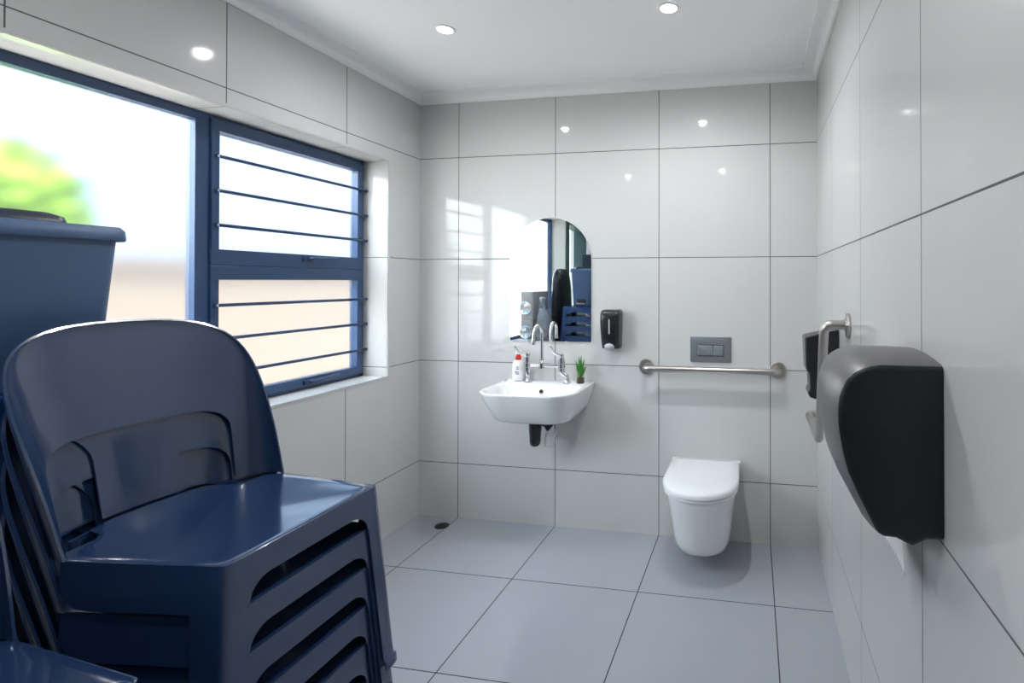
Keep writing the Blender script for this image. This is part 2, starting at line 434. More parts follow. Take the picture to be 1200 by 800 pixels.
def chair_apron_mb():
    m = MB()
    # front apron: a band with rounded lower corners between the two front legs
    U = .146; N = 40
    top = []; bot = []
    for k in range(N + 1):
        u = -U + 2 * U * k / N
        e = U - abs(u); r = .045
        z = SZ - .050 - (0 if e > r else (r - math.sqrt(max(0, r * r - (r - e) ** 2))))
        top.append((u, SZ - .001)); bot.append((u, z))
    v = [front_pt(u, z) for u, z in top] + [front_pt(u, z) for u, z in bot]
    m.add(v, [(k, k + 1, N + 1 + k + 1, N + 1 + k) for k in range(N)])
    return m
def chair_skirt_mb(s):
    m = MB(); N = 14
    T0 = .14
    v = []; 
    for row in range(3):
        for k in range(N + 1):
            t = T0 + (1.0 - T0) * k / N
            zb = SZ - .083 + .03 * max(0, (t - .85) / .15) ** 2
            v.append(side_pt(t, SZ - .001 + (zb - SZ + .001) * row / 2, s))
    f = [(r * (N + 1) + k, r * (N + 1) + k + 1, (r + 1) * (N + 1) + k + 1, (r + 1) * (N + 1) + k) for r in range(2) for k in range(N)]
    return m.add(v, f)
def front_leg_mb(s):
    m = MB(); rows = []
    zs = [SZ - .001, .42, .36, .28, .20, .12, .05, .022, .018, .0]
    for z in zs:
        k = (SZ - z) / SZ; wf = .043 - .008 * k; ts = (.052 - .012 * k) / (FX - JX); fl = .006 if z < .02 else 0
        r = .012; pts = []
        for q in (0, .5, 1): 
            u = (HF - wf) + (wf - r) * q; p = front_pt(s * u, z); pts.append(p + Vector((fl, 0, 0)))
        for q in (.25, .5, .75):
            a = front_pt(s * (HF - r), z); c = front_pt(s * HF, z); b = side_pt(r / (FX - JX), z, s)
            pp = a * (1 - q) ** 2 + c * 2 * q * (1 - q) + b * q * q; pts.append(pp + Vector((fl * .7, s * fl * .7, 0)))
        for q in (0, .5, 1):
            t = r / (FX - JX) + (ts + .1 - r / (FX - JX)) * q * .75; pts.append(side_pt(t, z, s) + Vector((0, s * fl, 0)))
        rows.append(pts)
    return m.loft(rows, (False, False), closed=False)
def rear_leg_mb(s):
    m = MB(); rows = []
    for z in (SZ - .003, .41, .38, .28, .16, .05, .022, .018, 0):
        d = .046 * (SZ - z); fl = .004 if z < .02 else 0; pts = []
        for q in range(7):
            ss = .355 + .165 * q / 6
            p = back_surf(ss, 0.0); nrm = Vector((-math.cos(ss * PI / 2), math.sin(ss * PI / 2), 0))
            p = p - nrm * .0095 + nrm * (d + fl); pts.append(Vector((p.x, p.y * s, z)))
        rows.append(pts)
    return m.loft(rows, (False, False), closed=False)
def chair_splat_mb():
    """recessed lower panel of the back, from the seat's rear edge up behind the arched band"""
    m = MB(); rows = []
    for i in range(15):
        h = .1725 * i / 14; w = .205 + .085 * max(0, (h - .120) / .0525) ** 2
        row = []
        for k in range(13):
            p = back_surf(-w + 2 * w * k / 12, h); row.append(p + Vector((-.0096, 0, 0)))
        rows.append(row)
    return m.loft(rows, (False, False), closed=False)
def chair_back_mb():
    """the wrap-round shell, a ring of quads between the arched hole and the outer outline, drawn on the curved surface"""
    m = MB(); H = .412; out = []; inn = []
    # outer outline up the left side, over the arch, down the right: (s, h)
    h1 = .06; n = 2.35
    for k in range(9): out.append((-1, h1 * k / 8))
    for k in range(1, 40):
        a = PI - PI * k / 40
        c, sn = math.cos(a), math.sin(a)
        out.append((math.copysign(abs(c) ** (2 / n), c), h1 + (H - h1) * abs(sn) ** (2 / n)))
    for k in range(9): out.append((1, h1 * (1 - k / 8)))
    # hole outline
    hs, hh, r = .545, .178, .05
    for k in range(9): inn.append((-hs, .0 + (.105) * k / 8))
    for k in range(1, 40):
        a = PI - PI * k / 40; c, sn = math.cos(a), math.sin(a)
        inn.append((hs * math.copysign(abs(c) ** (2 / 3.4), c), .105 + (hh - .105) * abs(sn) ** (2 / 3.4)))
    for k in range(9): inn.append((hs, .105 * (1 - k / 8)))
    rows = []
    for t in (0, .03, .12, .3, .5, .7, .86, .95, .985, 1):
        row = []
        for a, b in zip(inn, out):
            s_ = a[0] + (b[0] - a[0]) * t; h_ = a[1] + (b[1] - a[1]) * t
            p = back_surf(s_, h_)
            if t == .985: p = p + Vector((.003, 0, 0))
            if t == 1:      # slight rolled rim
                p = p + Vector((.007, 0, -.002))
            row.append(p)
        rows.append(row)
    return m.loft(rows, (False, False), closed=False)

def make_chair(label, group):
    t = thing('stacking_chair', label, 'chair', group=group)
    st = chair_seat_mb().obj('seat', M_navy, t, solid=.005, angle=50)
    TH = .0036
    chair_apron_mb().obj('apron', M_navy, t, solid=TH, angle=50)
    for s in (-1, 1): chair_skirt_mb(s).obj('side_skirt', M_navy, t, solid=TH, angle=50)
    bk = chair_back_mb().obj('backrest', M_navy, t, solid=.0045, angle=60)
    chair_splat_mb().obj('back_panel', M_navy, bk, solid=.0036, angle=60)
    for s in (-1, 1):
        front_leg_mb(s).obj('leg', M_navy, t, solid=TH, angle=60); rear_leg_mb(s).obj('leg', M_navy, t, solid=TH, angle=60)
    return t

def copy_thing(src, label):
    r = src.copy(); C.objects.link(r); r['label'] = label
    for ch in src.children:
        c = ch.copy(); C.objects.link(c); c.parent = r
        for g in ch.children:
            d = g.copy(); C.objects.link(d); d.parent = c
    return r

ORD = ['topmost', 'second', 'third', 'fourth', 'fifth', 'sixth', 'seventh', 'eighth', 'ninth']
PITCH = 0.090
CX, CY = 0.838, -1.888
chair0 = None
for k in range(6):
    lab = 'topmost navy plastic chair of the big stack, its arched back filling the left foreground' if k == 0 else \
          f'{ORD[k]} navy plastic chair from the top of the big stack in the left foreground'
    if chair0 is None:
        chair0 = make_chair(lab, 'navy chairs in the big foreground stack'); c = chair0
    else: c = copy_thing(chair0, lab)
    c.location = (CX, CY, PITCH * (5 - k))
for k in range(5):
    lab = 'navy plastic chair seat peeping in at the bottom left corner of the picture' if k == 0 else \
          f'{ORD[k]} navy plastic chair from the top of the low stack at the bottom left corner'
    c = copy_thing(chair0, lab); c['group'] = 'navy chairs in the low bottom left stack'
    c.location = (CX + .012, CY - .512, PITCH * (4 - k))

# stools under the bin: the same plastic, no backrest
def stool_seat_mb():
    h = .150; m = MB()
    r0 = rrect(-h, h, -h, h, .03, 5)
    rings = [[(x, y, SZ - .002) for x, y in r0], [(x * .98, y * .98, SZ) for x, y in r0], [(x * .8, y * .8, SZ - .002) for x, y in r0], [(x * .4, y * .4, SZ - .004) for x, y in r0]]
    m.loft(rings, (False, True))
    return m
def stool_side(a, fn_rows):
    ca, sa = math.cos(a), math.sin(a)
    return [Vector((ca * x - sa * y, sa * x + ca * y, z)) for x, y, z in fn_rows]
def make_stool(label, group):
    t = thing('stacking_stool', label, 'stool', group=group)
    stool_seat_mb().obj('seat', M_stool, t, solid=.005, angle=50)
    h = .150; U = .114; N = 30
    for q in range(4):
        a = q * PI / 2; v = []
        for row in (0, 1):
            for k in range(N + 1):
                u = -U + 2 * U * k / N
                z = SZ - .002 if row == 0 else SZ - .052 - .026 * (abs(u) / U) ** 2.5
                d = SP * (SZ - z); v.append((h + d, u, z))
        MB().add(stool_side(a, v), [(k, k + 1, N + 2 + k, N + 1 + k) for k in range(N)]).obj('apron', M_stool, t, solid=.0036, angle=50)
        rows = []
        for z in (SZ - .002, .36, .24, .12, .02, 0):
            d = SP * (SZ - z); w = .040 - .010 * (SZ - z) / SZ; hh = h + d
            pts = [(hh, hh - w, z), (hh, hh - .024, z)] + [(hh - .02 + .02 * math.cos(b), hh - .02 + .02 * math.sin(b), z) for b in (0, PI / 8, PI / 4, 3 * PI / 8, PI / 2)] + [(hh - .024, hh, z), (hh - w, hh, z)]
            rows.append(stool_side(a, pts))
        MB().loft(rows, (False, False), closed=False).obj('leg', M_stool, t, solid=.0036, angle=60)
    return t
stool0 = None
SX, SY = 0.375, -1.965
for k in range(9):
    lab = 'topmost blue plastic stool of the stack that carries the bin' if k == 0 else f'{ORD[k]} blue plastic stool from the top of the stack under the bin'
    if stool0 is None:
        stool0 = make_stool(lab, 'blue stools stacked under the bin'); c = stool0
    else: c = copy_thing(stool0, lab)
    c.location = (SX, SY, PITCH * (8 - k))

# ------------------------------------------------------------------ pedal bin on the stool stack
BZ = PITCH * 8 + SZ + .0005
bin_ = thing('pedal_bin', 'slate blue plastic pedal bin with its lid up, on the stool stack at left', 'bin', (0.393, -1.985, BZ))
def brect(hx, hy, r, z): return [(x, y, z) for x, y in rrect(-hx, hx, -hy, hy, r, 5)]
q = MB()
HB = 1.492 - BZ
q.loft([brect(.078, .118, .02, .0), brect(.080, .120, .02, .004), brect(.095, .143, .02, HB)], (True, False))
q.loft([brect(.095, .143, .02, HB), brect(.088, .136, .018, HB), brect(.074, .114, .018, .02)], (False, True))
q.obj('body', M_bin, bin_, angle=50)
q = MB()
q.loft([brect(.094, .142, .02, HB - .002), brect(.107, .155, .026, HB - .012), brect(.109, .157, .028, HB - .008), brect(.107, .155, .026, HB + .012), brect(.100, .148, .022, HB + .021), brect(.090, .138, .02, HB + .021), brect(.088, .136, .018, HB)], (False, False))
q.obj('rim', M_bin, bin_, angle=50)
q = MB().loft([[(x, y, HB + .0215 + dz) for x, y in rrect(-.098 + i, .098 - i, -.145 + i, .050 - i * 2.0, .02, 5)] for dz, i in ((0, 0), (.012, .002), (.020, .012))])
q.obj('lid_housing', M_binlid, bin_, angle=50)
q = MB(); pr = rrect(-.078, .092, 0, .125, [.004, .004, .02, .02], 5)
q.prism(pr, lambda a, b, t: (a, -.128 + t - b * .10, HB + .040 + b), 0, .010)
q.obj('lid', M_binlid, bin_, bevel=.003)
q = MB().loft([[(x, y, z) for x, y in rrect(-.034, .034, .118, .118 + d, .006, 4)] for z, d in ((.018, .030), (.024, .034), (.030, .030))])
q.obj('pedal', M_steel, bin_)
q = MB().box((-.045, .1180, .035), (.045, .1245, .075)); q.obj('pedal_recess', M_dark, bin_, bevel=.002)

# ------------------------------------------------------------------ clutter near the window (seen in the mirror)
def sack(name, label, cat, loc, prof, m, seed, wob):
    rn = random.Random(seed); rings = []
    ph = [rn.random() * 6.28 for _ in range(8)]
    for i, (rx, ry, z, ox) in enumerate(prof):
        rings.append([(ox + rx * math.cos(a) * (1 + wob * math.sin(3 * a + ph[0] + z * 9) + wob * .6 * math.sin(7 * a + ph[1] - z * 14)),
                       ry * math.sin(a) * (1 + wob * math.sin(4 * a + ph[2] - z * 8)), z) for a in [2 * PI * k / 40 for k in range(40)]])
    t = MB().loft(rings).obj(name, m, angle=80, subsurf=1)
    t.location = loc; tag(t, label, cat); return t
sack('black_bag', 'tall black gear bag standing beside the window, seen in the mirror', 'bag', (.102, -2.13, 0),
     [(.065, .19, .0, 0), (.074, .21, .02, 0), (.076, .215, .4, 0), (.076, .215, .8, .0), (.075, .21, 1.1, .0), (.072, .20, 1.32, -.003), (.062, .18, 1.45, -.006), (.048, .13, 1.505, -.008), (.025, .08, 1.52, -.008)], M_bag, 5, .03)
sack('clear_plastic_bag', 'crumpled clear plastic bag in front of the black bag, seen in the mirror', 'bag', (.096, -1.735, 0),
     [(.070, .11, 0, 0), (.078, .135, .03, 0), (.076, .14, .5, 0), (.078, .15, .80, 0), (.074, .145, .92, 0), (.066, .115, 1.02, -.005), (.045, .07, 1.11, -.02), (.022, .03, 1.17, -.028), (.013, .016, 1.195, -.03), (.028, .03, 1.225, -.034), (.034, .02, 1.25, -.036)], M_clear, 9, .11)
def lamp_box(label, z0, z1, lz):
    t = thing('lamp_box', label, 'lamp', (-.075, -1.86, z0), 0, 'grey lamp boxes on the windowsill')
    MB().loft([[(x, y, z) for x, y in rrect(-.058, .062, -.20, .165, .012, 4)] for z in (.0005, z1 - z0 - .001)]).obj('case', M_lampgrey, t, bevel=.004)
    r = MB(); r.lathe([(.050, .0), (.056, .012), (.058, .024), (.054, .026), (.050, .022), (.034, .010), (.012, .006), (0, .006)], (0, .163, lz), (0, 1, 0), 32, (True, False))
    rr = r.obj('reflector', M_reflector, t)
    s = MB()
    for k in range(3):
        a = k * PI / 3; s.tube([(.052 * math.cos(a), .188, lz + .052 * math.sin(a)), (-.052 * math.cos(a), .188, lz - .052 * math.sin(a))], .0022, 6)
    s.obj('guard', M_steel, rr)
    return t
lamp_box('lower grey lamp box with round chrome reflector, seen at the mirror\'s bottom left', WIN_Z0 + .0005, 1.045, .058)
lamp_box('upper grey lamp box with round chrome reflector, stacked on its twin in the mirror', 1.0455, 1.300, .105)

# ------------------------------------------------------------------ wash basin
SKX = .828; RZ = .825
def basin_ring(hw, yf, r, z, yb=-.001, rb=.004, n=12):
    return [(SKX + x, y, z) for x, y in rrect(-hw, hw, yf, yb, [r, r, rb, rb], n)]
basin = thing('wash_basin', 'white ceramic wall hung wash basin below the arched mirror', 'basin', (SKX, 0, .66))
q = MB()
rings = [basin_ring(.186, -.318, .09, .664), basin_ring(.200, -.333, .10, .667), basin_ring(.209, -.345, .11, .674),
         basin_ring(.227, -.368, .125, .712), basin_ring(.246, -.402, .135, .768),
basin_ring(.259, -.422, .142, .812),
         basin_ring(.2615, -.426, .144, .821), basin_ring(.2605, -.425, .143, .8255), basin_ring(.257, -.421, .14, .827),
         basin_ring(.247, -.411, .135, .827, -.128, .05), basin_ring(.243, -.406, .132, .8245, -.133, .055), basin_ring(.238, -.400, .13, .815, -.138, .06),
         basin_ring(.215, -.365, .12, .765, -.148, .07), basin_ring(.170, -.315, .10, .722, -.160, .07), basin_ring(.10, -.265, .05, .712, -.175, .03)]
q.loft(rings, (True, True))
at_world(q.obj('bowl', M_ceramic, angle=50), basin)
q = MB().lathe([(0, .0), (.011, .0), (.011, .006), (0, .006)], (SKX + .005, -.1445, .792), (0, -1, .25), 20, (False, False))
at_world(q.obj('overflow_hole', M_dark), basin)
q = MB().lathe([(.026, 0), (.026, .004), (.018, .006), (0, .006)], (SKX, -.24, .712), (0, 0, 1), 24, (True, False))
at_world(q.obj('waste_plug', M_chrome), basin)
# small printed maker's mark on the right side
q = MB(); c0 = Vector((SKX + .2515, -.17, .795))
q.lathe([(0, 0), (.5, 0), (.5, 1), (0, 1)], (0, 0, 0), (1, 0, 0), 20, (False, False))
q.v = [(c0.x - .0065 + v[0] * .005 - .28 * v[2] * .014 * -1 , c0.y + v[1] * .030, c0.z + v[2] * .016) for v in q.v]
at_world(q.obj('maker_mark', M_grey), basin)

# bridge tap
tap = thing('bridge_tap', 'chrome bridge tap with two elbow levers on the white basin', 'tap', (SKX - .02, -.07, RZ))
TX0, TX1, TY, TZ = .722, .922, -.072, .9225
for i, tx in enumerate((TX0, TX1)):
    bx = tx + (.004 if i == 0 else .030)
    q = MB(); q.lathe([(.0, 0), (.026, 0), (.026, .004), (.016, .009), (.013, .016), (.013, .03)], (bx, TY, RZ + .0025), (0, 0, 1), 24, (False, False))
    q.tube(fillet([(bx, TY, RZ + .022), (bx, TY, RZ + .042), (tx, TY, RZ + .058), (tx, TY, TZ - .02)], .015, 5), .0130, 16)
    q.lathe([(.014, -.035), (.0195, -.033), (.0195, -.012), (.022, -.010), (.022, .012), (.0195, .014), (.0195, .046), (.014, .050), (.016, .052), (.016, .064), (.009, .068), (0, .069)], (tx, TY, TZ), (0, 0, 1), 24, (True, False))
    pil = at_world(q.obj('pillar', M_chrome), tap)
    dx = -.052 if i == 0 else -.042
    q = MB().tube(fillet([(tx, TY, TZ + .060), (tx + dx * .55, TY - .025, TZ + .064), (tx + dx * .9, TY - .045, TZ + .085), (tx + dx * 1.05, TY - .060, TZ + .113)], .03, 6), [.007] * 8 + [.0085] * 7 + [.006], 12)
    at_world(q.obj('lever', M_chrome), tap)
SPX = .806
q = MB().tube([(TX0, TY, TZ), (TX1, TY, TZ)], .0110, 16)
q.lathe([(.0105, -.02), (.018, -.016), (.018, .014), (.012, .022), (.0135, .026), (.0135, .034), (.010, .038)], (SPX, TY, TZ), (0, 0, 1), 20)
at_world(q.obj('bridge', M_chrome), tap)
arc = [(SPX, TY, TZ + .03), (SPX, TY, TZ + .17)]
dv = Vector((-.05, -1, 0)).normalized(); rad = .052
for k in range(1, 15):
    a = PI * k / 15 * 1.02
    d = dv * (rad - rad * math.cos(a)); arc.append((SPX + d.x, TY + d.y, TZ + .17 + rad * math.sin(a)))
e = arc[-1]; arc.append((e[0] + dv.x * .001, e[1], e[2] - .045))
q = MB().tube(arc, .0092, 18); ee = arc[-1]
q.lathe([(.0092, .016), (.0115, .015), (.0115, -.006), (.008, -.007)], (ee[0], ee[1], ee[2]), (0, 0, 1), 18)
at_world(q.obj('spout', M_chrome), tap)

# waste trap below
trap = thing('waste_trap', 'black bottle trap with white waste pipe hanging under the basin', 'pipe', (SKX, -.18, .52))
q = MB(); tx, ty = .815, -.185
q.lathe([(.020, .664), (.020, .630), (.030, .628), (.033, .622), (.033, .600), (.030, .560), (.0295, .535), (.026, .518), (.016, .508), (0, .505)], (tx, ty, 0), (0, 0, 1), 28, (True, False))
q.tube(fillet([(tx, ty, .634), (tx + .05, ty + .01, .634), (tx + .078, ty + .02, .604)], .025, 6), [.018] * 7 + [.021, .024], 16)
q.lathe([(.033, .648), (.036, .646), (.036, .632), (.033, .630)], (tx, ty, 0), (0, 0, 1), 28)
q.box((tx - .075, ty - .01, .648), (tx - .03, ty + .03, .663))
at_world(q.obj('bottle_trap', M_black), trap)
px_, py_ = tx + .066, ty + .045
q = MB(); q.tube(fillet([(px_, py_, .655), (px_, py_, .515)], .03, 5), .020, 18)
q.lathe([(.026, .560), (.0265, .545), (.0265, .52), (.024, .500), (.014, .494), (0, .494)], (px_, py_, 0), (0, 0, 1), 24, (True, False))
q.tube([(px_, py_, .525), (px_ - .012, py_ + .06, .532), (px_ - .028, -.0015, .535)], .017, 16)
at_world(q.obj('waste_pipe', M_hose), trap)

# soap bottle
bt = thing('soap_bottle', 'white pump bottle with a red and white cap on the basin\'s left corner', 'bottle', (.656, -.050, RZ + .0025))
q = MB(); rings = []
for hx, hy, z in ((.028, .018, 0), (.033, .022, .003), (.034, .023, .03), (.035, .024, .07), (.034, .023, .095), (.029, .020, .110), (.018, .016, .118), (.013, .013, .120)):
    rings.append([(hx * math.cos(a), hy * math.sin(a), z) for a in [2 * PI * k / 28 for k in range(28)]])
q.loft(rings); q.obj('body', M_white, bt, angle=60)
q = MB().lathe([(.0165, .119), (.0165, .138), (.013, .142), (.013, .150), (.016, .152), (.016, .168), (0, .170)], (0, 0, 0), (0, 0, 1), 24, (True, False)); q.obj('pump_cap', M_red, bt)
q = MB().box((-.004, -.036, .153), (.018, .010, .171)); q.obj('pump_head', M_white, bt, bevel=.004)
q = MB()
for zz, w0, w1 in ((.078, -.004, .010), (.068, -.004, .012), (.050, -.012, .012), (.040, -.006, .014)):
    v = []
    for x in [w0 + (w1 - w0) * i / 6 for i in range(7)]:
        for off in (.0012, -.0008):
            for z_ in (zz, zz + .005): v.append((x, -.0232 * math.sqrt(max(0, 1 - (x / .0345) ** 2)) - off, z_))
    rg = [[v[i * 4 + j] for j in (0, 1, 3, 2)] for i in range(7)]
    q.loft(rg)
q.obj('label_print', M_print, bt)

# little succulent in a jar
pl = thing('potted_succulent', 'small green succulent in a glass jar on the basin\'s right corner', 'plant', (1.027, -.062, RZ + .0025))
MB().lathe([(.0, 0), (.019, 0), (.022, .003), (.023, .03), (.020, .042), (.021, .050), (.0195, .050), (.0185, .042), (.0205, .03), (.0195, .005), (0, .004)], (0, 0, 0), (0, 0, 1), 28, (False, False)).obj('jar', M_jar, pl)
MB().lathe([(.0, .0045), (.0190, .0045), (.0198, .028), (.012, .034), (0, .034)], (0, 0, 0), (0, 0, 1), 24, (False, False)).obj('soil', M_soil, pl)
rn = random.Random(2)
for k in range(12):
    a = k * 2.4; tilt = .12 + .038 * k; ln = .125 - .006 * k
    if k == 0: tilt = .03
    dr_ = Vector((math.sin(tilt) * math.cos(a), math.sin(tilt) * math.sin(a), math.cos(tilt)))
    p0 = Vector((0, 0, .030)); path = [p0 + dr_ * (ln * i / 7) + Vector((0, 0, -.010 * (i / 7) ** 2 * tilt)) for i in range(8)]
    rr = [.004, .0062, .0075, .0078, .0070, .0055, .0032, .0006]
    MB().tube(path, rr, 8).obj('leaf', M_leaf, pl, angle=80)

# ------------------------------------------------------------------ mirror
MX0, MX1, MZ0, MZT = .582, 1.074, 1.046, 1.755
mr = (MX1 - MX0) / 2; mc = (MX0 + MX1) / 2; zs = MZT - mr
out = [(MX0, MZ0), (MX1, MZ0)] + [(mc + mr * math.cos(PI * k / 48), zs + mr * math.sin(PI * k / 48)) for k in range(49)]
mi = thing('arched_mirror', 'frameless arch topped mirror on the tiled wall above the basin', 'mirror', (mc, 0, MZ0))
at_world(MB().prism(out, lambda a, b, t: (a, t, b), -.0010, -.0055).obj('backing', M_mirror_edge, smooth=False), mi)
ins = .003
inn = [(MX0 + ins, MZ0 + ins), (MX1 - ins, MZ0 + ins)] + [(mc + (mr - ins) * math.cos(PI * k / 48), zs + (mr - ins) * math.sin(PI * k / 48)) for k in range(49)]
at_world(MB().prism(inn, lambda a, b, t: (a, t, b), -.0056, -.0066).obj('glass', M_mirror, smooth=False), mi)

# ------------------------------------------------------------------ soap dispenser on the back wall
sd = thing('soap_dispenser', 'black soap dispenser with grey push button beside the mirror', 'dispenser', (1.198, 0, 1.02))
q = MB(); rings = []
for z, hw, dp in ((1.022, .047, .070), (1.026, .049, .078), (1.06, .0505, .088), (1.12, .0525, .097), (1.17, .0535, .100), (1.205, .054, .099), (1.222, .053, .094), (1.231, .049, .084), (1.234, .040, .070)):
    rings.append([(1.198 + x, y, z) for x, y in rrect(-hw, hw, -dp, -.001, [.022, .022, .003, .003], 6)])
at_world(q.loft(rings).obj('case', M_black, angle=50), sd)
q = MB(); q.prism(rrect(1.196, 1.203, 1.105, 1.185, .0034, 4), lambda a, b, t: (a, t, b), -.090, -.1008)
at_world(q.obj('level_window', M_grey), sd)
q = MB(); rings = []
for k in range(7):
    a = k / 6 * PI / 2; s = math.cos(a)
    rings.append([(1.196 + .036 * s * math.cos(b), -.060 - .034 * math.sin(a) , 1.036 + .026 * s * math.sin(b)) for b in [2 * PI * j / 28 for j in range(28)]])
at_world(q.loft(rings, (True, True)).obj('push_button', M_grey, angle=60), sd)

# ------------------------------------------------------------------ flush plate
fp = thing('flush_plate', 'satin grey dual button flush plate above the grab rail', 'flush plate', (1.74, 0, 1.02))
q = MB().loft([[(x, y, z) for x, z in rrect(1.629 + i, 1.850 - i, .953 + i, 1.093 - i, .008, 5)] for y, i in ((-.001, 0), (-.007, 0), (-.009, .003))])
at_world(q.obj('plate', M_plate, angle=40), fp)
for a, b in ((1.670, 1.752), (1.755, 1.808)):
    q = MB().loft([[(x, y, z) for x, z in rrect(a + i, b - i, .990 + i, 1.044 - i, .004, 4)] for y, i in ((-.008, 0), (-.0125, 0), (-.014, .0025))])
    at_world(q.obj('button', M_plate_b, angle=40), fp)
q = MB().loft([[(x, y, z) for x, z in rrect(1.666, 1.812, .986, 1.048, .005, 4)] for y in (-.0085, -.0096)])
at_world(q.obj('button_recess', M_dark, angle=40), fp)

# ------------------------------------------------------------------ grab rails
def flange(p, axis):
    return MB().lathe([(.0, .0008), (.042, .0008), (.043, .003), (.043, .007), (.040, .010), (.020, .011), (.018, .014)], p, axis, 32, (False, False))
gr = thing('grab_rail', 'straight brushed steel grab rail on the back wall above the toilet', 'rail', (1.74, 0, .92))
GZ, GY = .921, -.072
q = MB().tube(fillet([(1.388, -.010, GZ), (1.388, GY, GZ), (2.095, GY, GZ), (2.095, -.010, GZ)], .035, 10), .0165, 20)
at_world(q.obj('bar', M_steel, angle=60), gr)
for x in (1.388, 2.095): at_world(flange((x, 0, GZ), (0, -1, 0)).obj('flange', M_steel), gr)
gr = thing('grab_rail', 'bent brushed steel grab rail on the right wall past the paper dispenser', 'rail', (W, -.9, 1.23))
q = MB().tube(fillet([(W - .010, -.925, 1.234), (2.212, -.92, 1.236), (2.212, -.775, .782), (2.212, -.385, .790), (W - .010, -.375, .790)], [.075, .05, .045], 10), .0165, 20)
at_world(q.obj('bar', M_steel, angle=60), gr)
for y, z in ((-.925, 1.234), (-.375, .790)): at_world(flange((W, y, z), (-1, 0, 0)).obj('flange', M_steel), gr)

# ------------------------------------------------------------------ toilet
TXC = 1.715
toi = thing('wall_hung_toilet', 'white wall hung toilet with closed lid under the grab rail', 'toilet', (TXC, 0, .1))
def toi_ring(hw, yf, z, yb=-.001, sq=2.2, n=40, rb=.012):
    """D shape: square at the wall, round at the front"""
    yc = yf + hw * 1.25; pts = []
    for k in range(n + 1):
        a = PI + PI * k / n; c, s = math.cos(a), math.sin(a)
        pts.append((TXC + hw * math.copysign(abs(c) ** (2 / sq), c), yc + (yc - yf) * math.copysign(abs(s) ** (2 / sq), s), z))
    pts += [(TXC + hw, yb - rb, z), (TXC + hw - rb, yb, z), (TXC - hw + rb, yb, z), (TXC - hw, yb - rb, z)]
    return pts
q = MB()
q.loft([toi_ring(.100, -.338, .088), toi_ring(.119, -.368, .093), toi_ring(.130, -.386, .105), toi_ring(.139, -.402, .135), toi_ring(.146, -.422, .19), toi_ring(.152, -.444, .25),
        toi_ring(.159, -.466, .31), toi_ring(.166, -.483, .352), toi_ring(.169, -.492, .378), toi_ring(.170, -.494, .388), toi_ring(.165, -.488, .392)])
at_world(q.obj('bowl', M_ceramic, angle=50), toi)
q = MB().loft([toi_ring(.176, -.503, .394, -.035), toi_ring(.180, -.508, .397, -.035), toi_ring(.180, -.508, .406, -.035), toi_ring(.177, -.504, .409, -.035)])
at_world(q.obj('seat', M_lid, angle=50), toi)
q = MB().loft([toi_ring(.180, -.508, .411, -.03), toi_ring(.184, -.513, .414, -.03), toi_ring(.184, -.513, .428, -.03), toi_ring(.181, -.509, .435, -.03), toi_ring(.172, -.498, .440, -.034), toi_ring(.12, -.42, .443, -.06)])
at_world(q.obj('lid', M_lid, angle=50), toi)
q = MB().loft([[(x, y, z) for x, y in rrect(TXC - .184, TXC + .184, -.034, -.001, .006, 3)] for z in (.392, .432)])
at_world(q.obj('hinge_block', M_lid, angle=40, bevel=.003), toi)

# ------------------------------------------------------------------ floor drain
q = MB().lathe([(.0, .0005), (.040, .0005), (.040, .003), (.036, .004), (.010, .004), (0, .004)], (.222, -.108, 0), (0, 0, 1), 32, (False, False))
dn = thing('floor_drain', 'round black floor drain cover in the far left corner', 'drain', (.222, -.108, 0))
at_world(q.obj('cover', M_black), dn)
q = MB()
for k in range(-2, 3): q.box((.222 - .022, -.108 + k * .010 - .002, .0038), (.222 + .022, -.108 + k * .010 + .002, .0046))
at_world(q.obj('slot', M_dark), dn)

# ------------------------------------------------------------------ black dispenser beyond the bent rail
wd = thing('wall_dispenser', 'slim black wedge topped dispenser behind the bent grab rail', 'dispenser', (W, -.665, .93))
y0_, y1_ = -.722, -.612
pf = [(.001, .935), (.092, .928), (.112, .935), (.118, .950), (.116, .960), (.110, .968), (.112, 1.030), (.124, 1.040), (.128, 1.172), (.001, 1.202)]
q = MB().prism([(a, b) for a, b in pf], lambda a, b, t: (W - a, t, b), y0_, y1_)
at_world(q.obj('case', M_black, bevel=.006, segs=3), wd)
q = MB().prism([(.115, 1.046), (.1265, 1.044), (.1315, 1.168), (.122, 1.170)], lambda a, b, t: (W - a, t, b), y0_ + .008, y1_ - .008)
at_world(q.obj('lit_front', M_lit_face, bevel=.003), wd)  # grey strip paints the window light on the black case's front

